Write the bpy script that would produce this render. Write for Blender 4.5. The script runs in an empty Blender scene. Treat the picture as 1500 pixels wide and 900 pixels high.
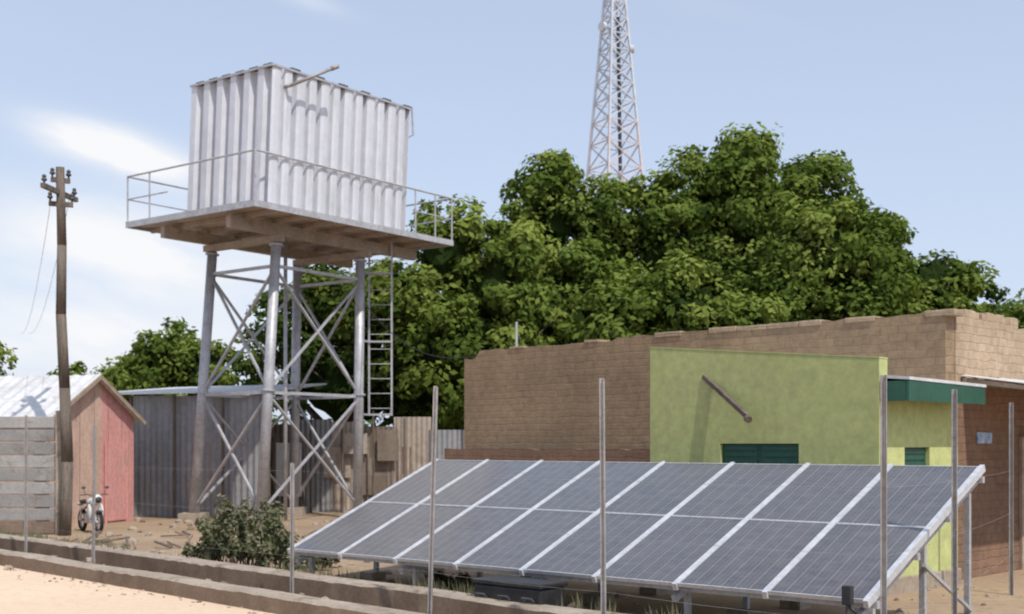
import bpy, math, random
import numpy as np
from mathutils import Vector, Matrix, noise
random.seed(7); np.random.seed(7)
scene=bpy.context.scene
scene.view_settings.view_transform='Standard'
scene.view_settings.look='None'
scene.view_settings.exposure=0
COL=scene.collection

# ------------------------------------------------------------------ materials
def newmat(name):
    m=bpy.data.materials.new(name); m.use_nodes=True
    nt=m.node_tree; b=nt.nodes['Principled BSDF']
    return m,nt,b
def N(nt,t,**k):
    n=nt.nodes.new(t)
    for a,v in k.items(): setattr(n,a,v)
    return n
def L(nt,a,b): nt.links.new(a,b)
def ramp(nt,fac,stops):
    r=N(nt,'ShaderNodeValToRGB')
    while len(r.color_ramp.elements)<len(stops): r.color_ramp.elements.new(0.5)
    for e,(p,c) in zip(r.color_ramp.elements,stops):
        e.position=p; e.color=(*c,1)
    L(nt,fac,r.inputs['Fac']); return r.outputs['Color']
def math_(nt,op,a,b=None,c=None):
    n=N(nt,'ShaderNodeMath',operation=op)
    for i,v in enumerate([a,b,c]):
        if v is None: continue
        if isinstance(v,(int,float)): n.inputs[i].default_value=v
        else: L(nt,v,n.inputs[i])
    return n.outputs[0]
def mixc(nt,fac,a,b,mode='MIX'):
    n=N(nt,'ShaderNodeMix',data_type='RGBA',blend_type=mode)
    if isinstance(fac,(int,float)): n.inputs['Factor'].default_value=fac
    else: L(nt,fac,n.inputs['Factor'])
    for s,v in (('A',a),('B',b)):
        i=[x for x in n.inputs if x.name==s and x.type=='RGBA'][0]
        if isinstance(v,tuple): i.default_value=(*v,1)
        else: L(nt,v,i)
    return [o for o in n.outputs if o.type=='RGBA'][0]
def noi(nt,vec,scale,detail=3,rough=.6):
    n=N(nt,'ShaderNodeTexNoise'); n.inputs['Scale'].default_value=scale
    n.inputs['Detail'].default_value=detail; n.inputs['Roughness'].default_value=rough
    L(nt,vec,n.inputs['Vector']); return n.outputs['Fac']
def mapping(nt,vec,scale):
    n=N(nt,'ShaderNodeMapping'); n.inputs['Scale'].default_value=scale
    L(nt,vec,n.inputs['Vector']); return n.outputs['Vector']
def weathered(name,c1,c2,c3=None,rough=.85,metal=0,scale=1.5,fine=14,bump=.3,stretch=(1,1,1),dist=.01,fa=.35):
    m,nt,b=newmat(name)
    tc=N(nt,'ShaderNodeTexCoord').outputs['Object']
    v=mapping(nt,tc,stretch)
    f=noi(nt,v,scale,4)
    col=ramp(nt,f,[(.32,c1),(.68,c2)])
    if c3:
        g=noi(nt,v,scale*2.7,3,.7)
        g=math_(nt,'MULTIPLY_ADD',g,5,-2.7)
        n=N(nt,'ShaderNodeClamp'); L(nt,g,n.inputs[0])
        col=mixc(nt,n.outputs[0],col,c3)
    h=noi(nt,tc,fine,2,.7)
    col=mixc(nt,fa,col,ramp(nt,h,[(.3,(.55,.55,.55)),(.7,(1.25,1.25,1.25))]),'MULTIPLY')
    L(nt,col,b.inputs['Base Color'])
    b.inputs['Roughness'].default_value=rough; b.inputs['Metallic'].default_value=metal
    if bump>0:
        bp=N(nt,'ShaderNodeBump'); bp.inputs['Strength'].default_value=bump; bp.inputs['Distance'].default_value=dist
        L(nt,h,bp.inputs['Height']); L(nt,bp.outputs[0],b.inputs['Normal'])
    return m

M_zinc=weathered('zinc_sheet',(.60,.61,.65),(.69,.70,.74),(.54,.545,.57),rough=.5,metal=.2,scale=.7,fine=4,bump=.06,stretch=(1.5,1.5,.3),fa=.15)
M_zincdark=weathered('zinc_dark',(.24,.245,.255),(.36,.365,.38),(.29,.26,.23),rough=.6,metal=.2,scale=.9,fine=6,bump=.15,stretch=(2,2,.3))
M_roofmetal=weathered('roof_sheet',(.58,.58,.58),(.70,.70,.71),(.50,.45,.40),rough=.55,metal=.1,scale=.8,fine=6,bump=.15)
M_galv=weathered('galvanised_steel',(.38,.38,.40),(.52,.525,.55),(.34,.30,.27),rough=.5,metal=.25,scale=3,fine=20,bump=.1)
M_postgrey=weathered('fence_post_steel',(.28,.26,.25),(.40,.38,.37),(.29,.22,.17),rough=.6,metal=.2,scale=4,fine=20,bump=.1)
M_darksteel=weathered('dark_steel',(.06,.06,.065),(.12,.12,.125),None,rough=.6,metal=.3,scale=3,fine=20,bump=.1)
M_rust=weathered('rusty_sheet',(.15,.115,.09),(.27,.215,.17),(.32,.29,.27),rough=.8,metal=.1,scale=1.2,fine=9,bump=.25,stretch=(1.3,1.3,.4))
M_browns=weathered('brown_board',(.17,.12,.09),(.28,.205,.155),(.13,.10,.075),rough=.9,scale=1.5,fine=10,bump=.25,stretch=(1.3,1.3,.4))
M_beige=weathered('beige_board',(.36,.30,.245),(.47,.405,.34),(.28,.22,.17),rough=.9,scale=1.1,fine=9,bump=.25,stretch=(1,1,.5))
M_deck=weathered('platform_timber',(.31,.25,.20),(.43,.36,.30),(.23,.185,.15),rough=.9,scale=1.1,fine=12,bump=.3)
M_wood=weathered('old_pole_wood',(.09,.07,.055),(.19,.155,.125),(.06,.045,.035),rough=.9,scale=3,fine=20,bump=.5,stretch=(3,3,.3))
M_concrete=weathered('drain_concrete',(.29,.235,.18),(.42,.35,.28),(.18,.135,.10),rough=.95,scale=1.1,fine=18,bump=.5)
M_wallstain=weathered('drain_face_soil',(.13,.085,.055),(.22,.155,.105),None,rough=.95,scale=1.3,fine=18,bump=.5)
M_block=weathered('grey_block',(.21,.205,.20),(.33,.32,.305),(.20,.155,.12),rough=.95,scale=1.3,fine=16,bump=.4)
M_blockl=weathered('pale_block',(.31,.30,.29),(.42,.41,.39),(.24,.20,.17),rough=.95,scale=1.3,fine=16,bump=.4)
M_pink=weathered('pink_paint',(.60,.28,.255),(.70,.36,.33),(.52,.29,.25),rough=.85,scale=1.5,fine=10,bump=.2,stretch=(1,1,.4))
M_tanw=weathered('tan_paint',(.50,.34,.27),(.62,.44,.35),(.38,.26,.21),rough=.85,scale=1.5,fine=10,bump=.2,stretch=(1,1,.4))
M_trim=weathered('timber_trim',(.30,.23,.17),(.45,.36,.28),None,rough=.8,scale=3,fine=20)
M_green=weathered('lime_paint',(.39,.42,.17),(.45,.48,.20),(.37,.375,.18),rough=.9,scale=.7,fine=7,bump=.15,stretch=(1,1,.5))
M_greenlit=weathered('sunlit_lime_paint',(.46,.50,.20),(.53,.57,.24),(.42,.42,.21),rough=.9,scale=.9,fine=7,bump=.15,stretch=(1,1,.5))  # brighter copy of the lime paint, sunlight on the side wall put into its colour
M_dkgreen=weathered('dark_green_paint',(.012,.07,.045),(.02,.10,.06),None,rough=.5,scale=2,fine=14,bump=.05)
M_white=weathered('white_paint',(.62,.62,.60),(.77,.77,.75),None,rough=.6,scale=3,fine=14,bump=.1)
M_mastw=weathered('mast_grey_white',(.50,.52,.56),(.58,.60,.64),None,rough=.6,scale=.3,fine=2,bump=0)
M_mastr=weathered('mast_faded_band',(.56,.50,.51),(.60,.55,.56),None,rough=.6,scale=.3,fine=2,bump=0)
M_blue=weathered('blue_enamel',(.10,.22,.45),(.50,.58,.68),None,rough=.4,scale=9,fine=20,bump=.05)
M_black=weathered('black_plastic',(.012,.012,.014),(.03,.03,.032),None,rough=.5,scale=5,fine=20,bump=.1)
M_rubber=weathered('rubber',(.015,.015,.015),(.03,.028,.026),None,rough=.9,scale=5,fine=20,bump=.2)
M_alu=weathered('aluminium',(.62,.63,.65),(.74,.75,.77),None,rough=.38,metal=.4,scale=3,fine=16,bump=.05)
M_bark=weathered('bark',(.07,.05,.035),(.15,.115,.085),None,rough=.95,scale=3,fine=16,bump=.6,stretch=(2,2,.4))
M_stone=weathered('rubble_stone',(.26,.20,.15),(.42,.34,.27),None,rough=.95,scale=5,fine=20,bump=.5)

def brickmat(name,ca,cb,mortar,bw=.30,bh=.125):
    m,nt,b=newmat(name)
    tc=N(nt,'ShaderNodeTexCoord').outputs['Object']
    s=N(nt,'ShaderNodeSeparateXYZ'); L(nt,tc,s.inputs[0])
    xy=math_(nt,'ADD',s.outputs[0],s.outputs[1])
    wob=noi(nt,tc,2.2,3)
    z=math_(nt,'ADD',s.outputs[2],math_(nt,'MULTIPLY_ADD',wob,.12,-.06))
    xy=math_(nt,'ADD',xy,math_(nt,'MULTIPLY',noi(nt,tc,1.7,2),.25))
    c=N(nt,'ShaderNodeCombineXYZ'); L(nt,xy,c.inputs[0]); L(nt,z,c.inputs[1])
    br=N(nt,'ShaderNodeTexBrick'); L(nt,c.outputs[0],br.inputs['Vector'])
    br.inputs['Scale'].default_value=1; br.inputs['Brick Width'].default_value=bw; br.inputs['Row Height'].default_value=bh
    br.inputs['Mortar Size'].default_value=.012; br.inputs['Mortar Smooth'].default_value=.8
    br.inputs['Color1'].default_value=(*ca,1); br.inputs['Color2'].default_value=(*cb,1); br.inputs['Mortar'].default_value=(*mortar,1)
    big=noi(nt,tc,.5,4); fine=noi(nt,tc,7,3,.7)
    plain=mixc(nt,ramp(nt,noi(nt,tc,1.1,4),[(.36,(.15,.15,.15)),(.56,(.9,.9,.9))]),br.outputs['Color'],tuple((a+b_)/2 for a,b_ in zip(ca,cb)))
    col=mixc(nt,.9,plain,ramp(nt,big,[(.3,(.70,.68,.66)),(.7,(1.20,1.17,1.12))]),'MULTIPLY')
    col=mixc(nt,.7,col,ramp(nt,fine,[(.3,(.70,.69,.68)),(.7,(1.2,1.2,1.2))]),'MULTIPLY')
    L(nt,col,b.inputs['Base Color']); b.inputs['Roughness'].default_value=.95
    bp=N(nt,'ShaderNodeBump'); bp.inputs['Strength'].default_value=.6; bp.inputs['Distance'].default_value=.012
    h=math_(nt,'SUBTRACT',fine,br.outputs['Fac']); L(nt,h,bp.inputs['Height']); L(nt,bp.outputs[0],b.inputs['Normal'])
    return m
M_brick=brickmat('mud_brick',(.345,.25,.16),(.29,.205,.128),(.235,.165,.10))
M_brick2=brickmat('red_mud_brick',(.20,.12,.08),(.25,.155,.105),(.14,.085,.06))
M_brickpale=brickmat('pale_mud_brick',(.45,.345,.245),(.39,.295,.205),(.30,.225,.155))

def panelmat():
    m,nt,b=newmat('photovoltaic_cells')
    uv=N(nt,'ShaderNodeUVMap').outputs[0]
    s=N(nt,'ShaderNodeSeparateXYZ'); L(nt,uv,s.inputs[0])
    def line(src,n,w):
        f=math_(nt,'FRACT',math_(nt,'MULTIPLY',src,n))
        d=math_(nt,'ABSOLUTE',math_(nt,'SUBTRACT',f,.5))
        return math_(nt,'GREATER_THAN',d,.5-w)
    g=math_(nt,'MAXIMUM',line(s.outputs[0],6,.05),math_(nt,'MULTIPLY',line(s.outputs[1],9,.035),.3))
    bus=math_(nt,'MULTIPLY',line(s.outputs[0],18,.06),.35)
    g=math_(nt,'MAXIMUM',math_(nt,'MULTIPLY',g,.55),bus)
    tc=N(nt,'ShaderNodeTexCoord').outputs['Object']
    n1=noi(nt,tc,.9,4); n2=noi(nt,tc,6,4,.7)
    base=ramp(nt,n1,[(.3,(.042,.042,.050)),(.7,(.064,.063,.070))])
    col=mixc(nt,g,base,(.22,.22,.23))
    dust=ramp(nt,n2,[(.3,(.05,.05,.05)),(.8,(.30,.30,.30))])
    col=mixc(nt,dust,col,(.30,.275,.25))
    L(nt,col,b.inputs['Base Color'])
    L(nt,math_(nt,'MULTIPLY_ADD',n2,.2,.12),b.inputs['Roughness'])
    b.inputs['IOR'].default_value=1.5
    b.inputs['Coat Weight'].default_value=.5; b.inputs['Coat Roughness'].default_value=.1
    return m
M_pv=panelmat()

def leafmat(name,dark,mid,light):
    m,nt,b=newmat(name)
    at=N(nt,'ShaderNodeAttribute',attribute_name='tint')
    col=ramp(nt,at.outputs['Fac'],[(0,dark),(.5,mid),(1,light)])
    nt.nodes.remove(b)
    df=N(nt,'ShaderNodeBsdfDiffuse'); L(nt,col,df.inputs['Color'])
    tr=N(nt,'ShaderNodeBsdfTranslucent')
    c2=mixc(nt,1.0,col,(1.25,1.3,.6),'MULTIPLY'); L(nt,c2,tr.inputs['Color'])
    mx=N(nt,'ShaderNodeMixShader'); mx.inputs[0].default_value=.25
    L(nt,df.outputs[0],mx.inputs[1]); L(nt,tr.outputs[0],mx.inputs[2])
    L(nt,mx.outputs[0],nt.nodes['Material Output'].inputs['Surface'])
    return m
M_leaf=leafmat('neem_leaves',(.040,.068,.015),(.115,.165,.033),(.23,.28,.068))
M_leafdk=leafmat('shade_leaves',(.028,.050,.012),(.070,.105,.024),(.14,.18,.04))
M_scrub=leafmat('scrub_leaves',(.07,.085,.045),(.13,.145,.08),(.24,.22,.15))
mc_,nt_,b_=newmat('dark_core_filler'); b_.inputs['Base Color'].default_value=(.022,.036,.010,1); b_.inputs['Roughness'].default_value=1; b_.inputs['Specular IOR Level'].default_value=0
M_core=mc_  # dark colour for the filler blobs added inside the crowns

def groundmat(name,c1,c2,c3,patch=.25):
    m,nt,b=newmat(name)
    tc=N(nt,'ShaderNodeTexCoord').outputs['Object']
    a=noi(nt,tc,patch,5,.6); f=noi(nt,tc,6,5,.75); g=noi(nt,tc,60,2,.7)
    col=ramp(nt,a,[(.35,c1),(.65,c2)])
    k=ramp(nt,f,[(.5,(0,0,0)),(.72,(.8,.8,.8))]); col=mixc(nt,k,col,c3)
    col=mixc(nt,.4,col,ramp(nt,g,[(.3,(.6,.6,.6)),(.7,(1.25,1.25,1.25))]),'MULTIPLY')
    L(nt,col,b.inputs['Base Color']); b.inputs['Roughness'].default_value=.97
    b.inputs['Specular IOR Level'].default_value=.15
    bp=N(nt,'ShaderNodeBump'); bp.inputs['Strength'].default_value=.6; bp.inputs['Distance'].default_value=.03
    L(nt,f,bp.inputs['Height']); L(nt,bp.outputs[0],b.inputs['Normal'])
    return m
M_ground=groundmat('dry_soil',(.30,.215,.145),(.42,.31,.21),(.20,.145,.10))
M_road=groundmat('sand_road',(.66,.50,.36),(.74,.57,.42),(.57,.42,.30),.15)

# ------------------------------------------------------------------ mesh builder
class MB:
    def __init__(s,name,mats,parent=None,smooth=False):
        s.n=name; s.m=mats; s.p=parent; s.v=[]; s.f=[]; s.mi=[]; s.s=smooth; s.uv=None
    def add(s,vs,fs,mi=0):
        o=len(s.v); s.v+= [tuple(v) for v in vs]; s.f+=[tuple(i+o for i in f) for f in fs]; s.mi+=[mi]*len(fs)
    def box(s,x0,x1,y0,y1,z0,z1,mi=0):
        s.add([(x0,y0,z0),(x1,y0,z0),(x1,y1,z0),(x0,y1,z0),(x0,y0,z1),(x1,y0,z1),(x1,y1,z1),(x0,y1,z1)],
              [(0,3,2,1),(4,5,6,7),(0,1,5,4),(1,2,6,5),(2,3,7,6),(3,0,4,7)],mi)
    def beam(s,p,q,w,h=None,mi=0,up=(0,0,1)):
        p=Vector(p);q=Vector(q);h=h or w; d=(q-p).normalized(); u=Vector(up)
        if abs(d.dot(u))>.98: u=Vector((1,0,0))
        a=d.cross(u).normalized(); c=a.cross(d).normalized()
        vs=[]
        for e in (p,q):
            for i,j in ((-1,-1),(1,-1),(1,1),(-1,1)): vs.append(e+a*(i*w/2)+c*(j*h/2))
        s.add(vs,[(0,1,2,3),(7,6,5,4),(0,4,5,1),(1,5,6,2),(2,6,7,3),(3,7,4,0)],mi)
    def cyl(s,p,q,r,r2=None,n=10,mi=0,cap=True):
        p=Vector(p);q=Vector(q);r2=r if r2 is None else r2; d=(q-p).normalized()
        u=Vector((0,0,1)) if abs(d.z)<.95 else Vector((1,0,0))
        a=d.cross(u).normalized(); c=a.cross(d)
        vs=[p+(a*math.cos(2*math.pi*i/n)+c*math.sin(2*math.pi*i/n))*r for i in range(n)]+\
           [q+(a*math.cos(2*math.pi*i/n)+c*math.sin(2*math.pi*i/n))*r2 for i in range(n)]
        fs=[(i,(i+1)%n,n+(i+1)%n,n+i) for i in range(n)]
        if cap: fs+=[tuple(range(n-1,-1,-1)),tuple(range(n,2*n))]
        s.add(vs,fs,mi)
    def tube(s,pts,rs,n=8,mi=0):
        for i in range(len(pts)-1): s.cyl(pts[i],pts[i+1],rs[i],rs[i+1],n,mi)
    def torus(s,c,axis,R,r,n=24,k=8,mi=0):
        c=Vector(c); ax=Vector(axis).normalized(); u=Vector((0,0,1)) if abs(ax.z)<.9 else Vector((1,0,0))
        a=ax.cross(u).normalized(); b=ax.cross(a)
        vs=[];fs=[]
        for i in range(n):
            t=2*math.pi*i/n; e=a*math.cos(t)+b*math.sin(t)
            for j in range(k):
                q=2*math.pi*j/k; vs.append(c+e*(R+r*math.cos(q))+ax*(r*math.sin(q)))
        for i in range(n):
            for j in range(k):
                fs.append((i*k+j,((i+1)%n)*k+j,((i+1)%n)*k+(j+1)%k,i*k+(j+1)%k))
        s.add(vs,fs,mi)
    def ell(s,c,r,n=14,k=8,mi=0,nz=0):
        vs=[];fs=[]
        for j in range(k+1):
            ph=math.pi*j/k
            for i in range(n):
                t=2*math.pi*i/n
                q=Vector((math.sin(ph)*math.cos(t),math.sin(ph)*math.sin(t),math.cos(ph)))
                m_=1+nz*noise.noise(q*2.2+Vector(c))
                vs.append((c[0]+r[0]*q.x*m_,c[1]+r[1]*q.y*m_,c[2]+r[2]*q.z*m_))
        for j in range(k):
            for i in range(n): fs.append((j*n+i,(j+1)*n+i,(j+1)*n+(i+1)%n,j*n+(i+1)%n))
        s.add(vs,fs,mi)
    def make(s,loc=None,rotz=None,bevel=0):
        me=bpy.data.meshes.new(s.n); me.from_pydata(s.v,[],s.f)
        for m in s.m: me.materials.append(m)
        me.polygons.foreach_set('material_index',s.mi)
        if s.s: me.polygons.foreach_set('use_smooth',[True]*len(s.f))
        me.update()
        o=bpy.data.objects.new(s.n,me); COL.objects.link(o)
        if loc: o.location=loc
        if rotz is not None: o.rotation_euler[2]=rotz
        if s.p: o.parent=s.p
        if bevel:
            b=o.modifiers.new('bevel','BEVEL'); b.width=bevel; b.segments=2; b.limit_method='ANGLE'
        return o
def empty(name,loc=(0,0,0),rotz=0):
    e=bpy.data.objects.new(name,None); COL.objects.link(e); e.location=loc; e.rotation_euler[2]=rotz
    e.empty_display_size=.3; return e

# ------------------------------------------------------------------ camera (slightly soft lens)
cam=bpy.data.cameras.new('camera'); co=bpy.data.objects.new('camera',cam); COL.objects.link(co)
co.location=(0,0,2); co.rotation_euler=(math.radians(90),0,0)
cam.sensor_width=36; cam.lens=43.2; cam.shift_y=200/1500; cam.clip_end=5000; cam.clip_start=.1
cam.dof.use_dof=True; cam.dof.focus_distance=4.5; cam.dof.aperture_fstop=5.6
scene.camera=co

# ------------------------------------------------------------------ light
sd=Vector((.46,-.74,0)).normalized(); el=math.radians(55)
d=Vector((sd.x*math.cos(el),sd.y*math.cos(el),math.sin(el)))
sun=bpy.data.lights.new('sun','SUN'); sun.energy=3.6; sun.angle=math.radians(.6); sun.color=(1,.95,.87)
so=bpy.data.objects.new('sun',sun); COL.objects.link(so); so.rotation_euler=d.to_track_quat('Z','Y').to_euler()
so.location=(20,-20,40)
w=bpy.data.worlds.new('World'); scene.world=w; w.use_nodes=True; nt=w.node_tree
bg=nt.nodes['Background']
sky=N(nt,'ShaderNodeTexSky',sky_type='NISHITA'); sky.sun_disc=False
sky.sun_elevation=el; sky.sun_rotation=math.atan2(d.x,d.y); sky.dust_density=1.6; sky.air_density=1.0; sky.ozone_density=1.6
tc=N(nt,'ShaderNodeTexCoord').outputs['Generated']
sp=N(nt,'ShaderNodeSeparateXYZ'); L(nt,tc,sp.inputs[0])
ay=math_(nt,'MAXIMUM',math_(nt,'ABSOLUTE',sp.outputs[1]),.05)
u=math_(nt,'DIVIDE',sp.outputs[0],ay); v=math_(nt,'DIVIDE',sp.outputs[2],ay)
cb=N(nt,'ShaderNodeCombineXYZ'); L(nt,u,cb.inputs[0]); L(nt,math_(nt,'MULTIPLY',math_(nt,'ADD',v,math_(nt,'MULTIPLY',u,.25)),3.2),cb.inputs[1])
nz=noi(nt,cb.outputs[0],7,6,.55); nz2=noi(nt,cb.outputs[0],2.2,4,.5)
def cloud(u0,v0,su,sv,slope,amp):
    du=math_(nt,'SUBTRACT',u,u0); dv=math_(nt,'SUBTRACT',math_(nt,'SUBTRACT',v,v0),math_(nt,'MULTIPLY',du,slope))
    e=math_(nt,'ADD',math_(nt,'POWER',math_(nt,'ABSOLUTE',math_(nt,'DIVIDE',du,su)),2),math_(nt,'POWER',math_(nt,'ABSOLUTE',math_(nt,'DIVIDE',dv,sv)),2))
    g=math_(nt,'EXPONENT',math_(nt,'MULTIPLY',e,-1.0))
    return math_(nt,'MULTIPLY',g,amp)
tot=cloud(-.325,.240,.060,.016,-.28,1.9)
for c in ((-.31,.165,.12,.035,-.15,.95),(-.37,.085,.20,.06,0,.8),(-.17,.362,.03,.008,-.3,.4),(.9,.5,.2,.05,-.2,.5),(-.9,.4,.3,.05,-.1,.6)):
    tot=math_(nt,'ADD',tot,cloud(*c))
cm=math_(nt,'MULTIPLY',tot,math_(nt,'MULTIPLY_ADD',nz,2.6,-.42))
wisp=math_(nt,'MULTIPLY',math_(nt,'MAXIMUM',math_(nt,'SUBTRACT',nz2,.55),0),.6)
cm=math_(nt,'ADD',cm,wisp)
cl=N(nt,'ShaderNodeClamp'); L(nt,cm,cl.inputs[0])
hz=math_(nt,'EXPONENT',math_(nt,'MULTIPLY',math_(nt,'MAXIMUM',sp.outputs[2],0),-4.5))
base=mixc(nt,math_(nt,'MULTIPLY_ADD',hz,.38,.47),sky.outputs[0],(4.7,5.3,6.55))
skyc=mixc(nt,cl.outputs[0],base,(6.3,6.35,6.5))
L(nt,skyc,bg.inputs['Color']); bg.inputs['Strength'].default_value=.15

# ------------------------------------------------------------------ ground + road
g=MB('ground',[M_ground]); g.add([(-1500,-200,0),(1500,-200,0),(1500,3000,0),(-1500,3000,0)],[(0,1,2,3)]); g.make()
DR=Vector((.70,-.714,0)).normalized(); DN=Vector((-DR.y,DR.x,0))
P0=Vector((-8.42,20.2,0))
def dl(t,n,z=0): return P0+DR*t+DN*n+Vector((0,0,z))
r=MB('dirt_road',[M_road])
a0,a1=dl(-60,-.0),dl(40,-.0); b0,b1=dl(-60,-9),dl(40,-9)
r.add([(p.x,p.y,.004) for p in (b0,b1,a1,a0)],[(0,1,2,3)]); r.make()

dc=empty('drainage_channel')
def lowwall(name,n0,n1,h,seed):
    m=MB(name,[M_concrete,M_wallstain],dc)
    T=np.arange(-30,26,.16); rows=[]
    for t in T:
        j=noise.noise(Vector((t*.5,seed,0)))*.022; j2=noise.noise(Vector((t*4,seed+5,0)))*.028
        k=noise.noise(Vector((t*.4,seed+9,0)))*.03; j3=noise.noise(Vector((t*6,seed+15,0)))*.02
        rows.append([dl(t,n0+k-.03+j3,0),dl(t,n0+k+j2,h+j-.03+j3),dl(t,n0+k+.04,h+j+j2*.5),dl(t,n1+k+j3,h+j),dl(t,n1+k+.02,0)])
    vs=[p for r_ in rows for p in r_]; fs=[];mi=[]
    for i in range(len(T)-1):
        for j in range(4):
            fs.append((i*5+j,(i+1)*5+j,(i+1)*5+j+1,i*5+j+1)); mi.append(1 if j in(0,3) else 0)
    m.v=[tuple(v) for v in vs]; m.f=fs; m.mi=mi
    m.make()
lowwall('near_wall',0,.28,.21,1)
lowwall('far_wall',1.25,1.55,.25,7)
ch=MB('channel_bed',[M_wallstain],dc); ch.add([dl(-30,.3,.004),dl(26,.3,.004),dl(26,1.25,.004),dl(-30,1.25,.004)],[(0,1,2,3)]); ch.make()

# ------------------------------------------------------------------ rubble
st=MB('rubble',[M_stone,M_wallstain])
def stone(x,y,z,s):
    n=6; vs=[];
    for k in range(3):
        for i in range(n):
            t=2*math.pi*i/n+random.uniform(-.25,.25); rr=s*(1,.95,.5)[k]*random.uniform(.7,1.15)
            vs.append((x+rr*math.cos(t),y+rr*math.sin(t),z+s*(-.1,.4,.75)[k]*random.uniform(.8,1.1)))
    fs=[(k*n+i,k*n+(i+1)%n,(k+1)*n+(i+1)%n,(k+1)*n+i) for k in range(2) for i in range(n)]+[tuple(range(2*n,3*n))]
    st.add(vs,fs,random.choice((0,0,1)))
for i in range(300):
    t=random.uniform(-6,16); n=abs(random.gauss(0,1))*1.1+1.6; p=dl(t,n); stone(p.x,p.y,0,random.uniform(.02,.10))
for i in range(110):
    t=random.uniform(-6,16); n=random.uniform(.35,1.2); p=dl(t,n); stone(p.x,p.y,0,random.uniform(.03,.08))
for i in range(160):
    t=random.uniform(-4,14); n=-abs(random.gauss(0,.25))-.03; p=dl(t,n); stone(p.x,p.y,.0,random.uniform(.012,.035))
for i in range(300):
    stone(random.uniform(-10,10),random.uniform(19,32),0,random.uniform(.03,.14))
for i in range(120):
    stone(random.uniform(4.5,9),random.uniform(10,17),0,random.uniform(.015,.06))
st.make()
sc=MB('scrap_timber',[M_wood,M_browns])
for i in range(46):
    if i<30: x,y=random.uniform(-9,-3),random.uniform(22.5,27)
    else:
        p=dl(random.uniform(8,14),random.uniform(1.7,2.6)); x,y=p.x,p.y
    a=random.uniform(0,3.14); l=random.uniform(.2,.8); dx,dy=math.cos(a)*l,math.sin(a)*l
    sc.beam((x,y,.03),(x+dx,y+dy,random.uniform(.03,.22)),random.uniform(.03,.1),.03,random.choice((0,1)))
sc.make()

# ------------------------------------------------------------------ solar array
ang=math.atan2(-.658,.753)
sa=empty('solar_panel_array',(-3.08,17.08,0),ang)
LEN=8.5; HY=2.9; z0=.5; z1=1.71; SL=math.hypot(HY,z1-z0); tilt=math.atan2(z1-z0,HY)
cs,sn=math.cos(tilt),math.sin(tilt)
def ap(x,s,h=0): return (x, s*cs-h*sn, z0+s*sn+h*cs)
cw=LEN/8
frames=MB('panel_frames',[M_alu],sa); cells=MB('panel_glass',[M_pv],sa)
def slab(mb,x0,x1,s0,s1,h0,h1,mi=0):
    vs=[ap(x,s,h) for h in (h0,h1) for x,s in ((x0,s0),(x1,s0),(x1,s1),(x0,s1))]
    mb.add(vs,[(0,3,2,1),(4,5,6,7),(0,1,5,4),(1,2,6,5),(2,3,7,6),(3,0,4,7)],mi)
for i in range(8):
    for j in range(2):
        x0=i*cw+.028; x1=(i+1)*cw-.028; s0=j*SL/2+.004; s1=(j+1)*SL/2-.004
        fw=.011
        slab(frames,x0,x1,s0,s0+fw,0,.042); slab(frames,x0,x1,s1-fw,s1,0,.042)
        slab(frames,x0,x0+fw,s0+fw,s1-fw,0,.042); slab(frames,x1-fw,x1,s0+fw,s1-fw,0,.042)
        dz=random.uniform(-.003,.003); dx=random.uniform(-.002,.002)
        cells.add([ap(x0+fw,s0+fw,.034+dz+dx),ap(x1-fw,s0+fw,.034+dz-dx),ap(x1-fw,s1-fw,.034-dz-dx),ap(x0+fw,s1-fw,.034-dz+dx)],[(0,1,2,3)])
        cells.add([ap(x0+fw,s0+fw,.004),ap(x1-fw,s0+fw,.004),ap(x1-fw,s1-fw,.004),ap(x0+fw,s1-fw,.004)],[(3,2,1,0)])
for i in range(9):
    xx=i*cw; slab(frames,xx-.026,xx+.026,-.03,SL+.03,-.03,.047)
frames.make()
oc=cells.make()
ul=oc.data.uv_layers.new(name='UVMap'); uvd=[(0,0),(1,0),(1,1),(0,1)]
for k,lp in enumerate(ul.data): lp.uv=uvd[k%4]
rk=MB('support_rack',[M_galv],sa)
for s in (.12,SL*.36,SL*.64,SL-.12): rk.beam(ap(-.05,s,-.07),ap(LEN+.05,s,-.07),.06,.07)
for i in range(5):
    x=.1+i*(LEN-.2)/4
    rk.beam(ap(x,-.02,-.14),ap(x,SL+.02,-.14),.06,.07)
    for s in (.25,SL*.5,SL-.25):
        p=ap(x,s,-.18); rk.beam((p[0],p[1],0),p,.06)
    p=ap(x,SL-.25,-.2); q=ap(x,.25,-.2); rk.beam((p[0]+.04,p[1],.15),(q[0]+.04,SL*.5*cs,.75),.035)
rk.make()
ft=MB('concrete_footings',[M_concrete],sa)
for i in range(5):
    x=.1+i*(LEN-.2)/4
    for s in (.25,SL*.5,SL-.25):
        y=s*cs; ft.box(x-.14,x+.14,y-.14,y+.14,-.02,.1+.03*random.random())
ft.make(bevel=.015)
bb=empty('battery_box',(.08,13.9,0),ang)
m=MB('case',[M_black],bb); m.box(-.5,.5,-.22,.22,.02,.40); m.make(bevel=.03)
m=MB('lid',[M_black],bb); m.box(-.52,.52,-.24,.24,.405,.46); m.make(bevel=.015)
m=MB('handles',[M_darksteel],bb)
for x in (-.35,0,.35): m.tube([(x-.07,-.24,.26),(x-.07,-.28,.30),(x+.07,-.28,.30),(x+.07,-.24,.26)],[.012]*4)
m.make()
jb=empty('cable_junction_box',(3.12,11.42,0),ang)
m=MB('post',[M_darksteel],jb); m.cyl((0,0,0),(0,0,.52),.02); m.make()
m=MB('box',[M_black],jb); m.box(-.045,.045,-.04,.04,.50,.68); m.make(bevel=.01)
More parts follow.
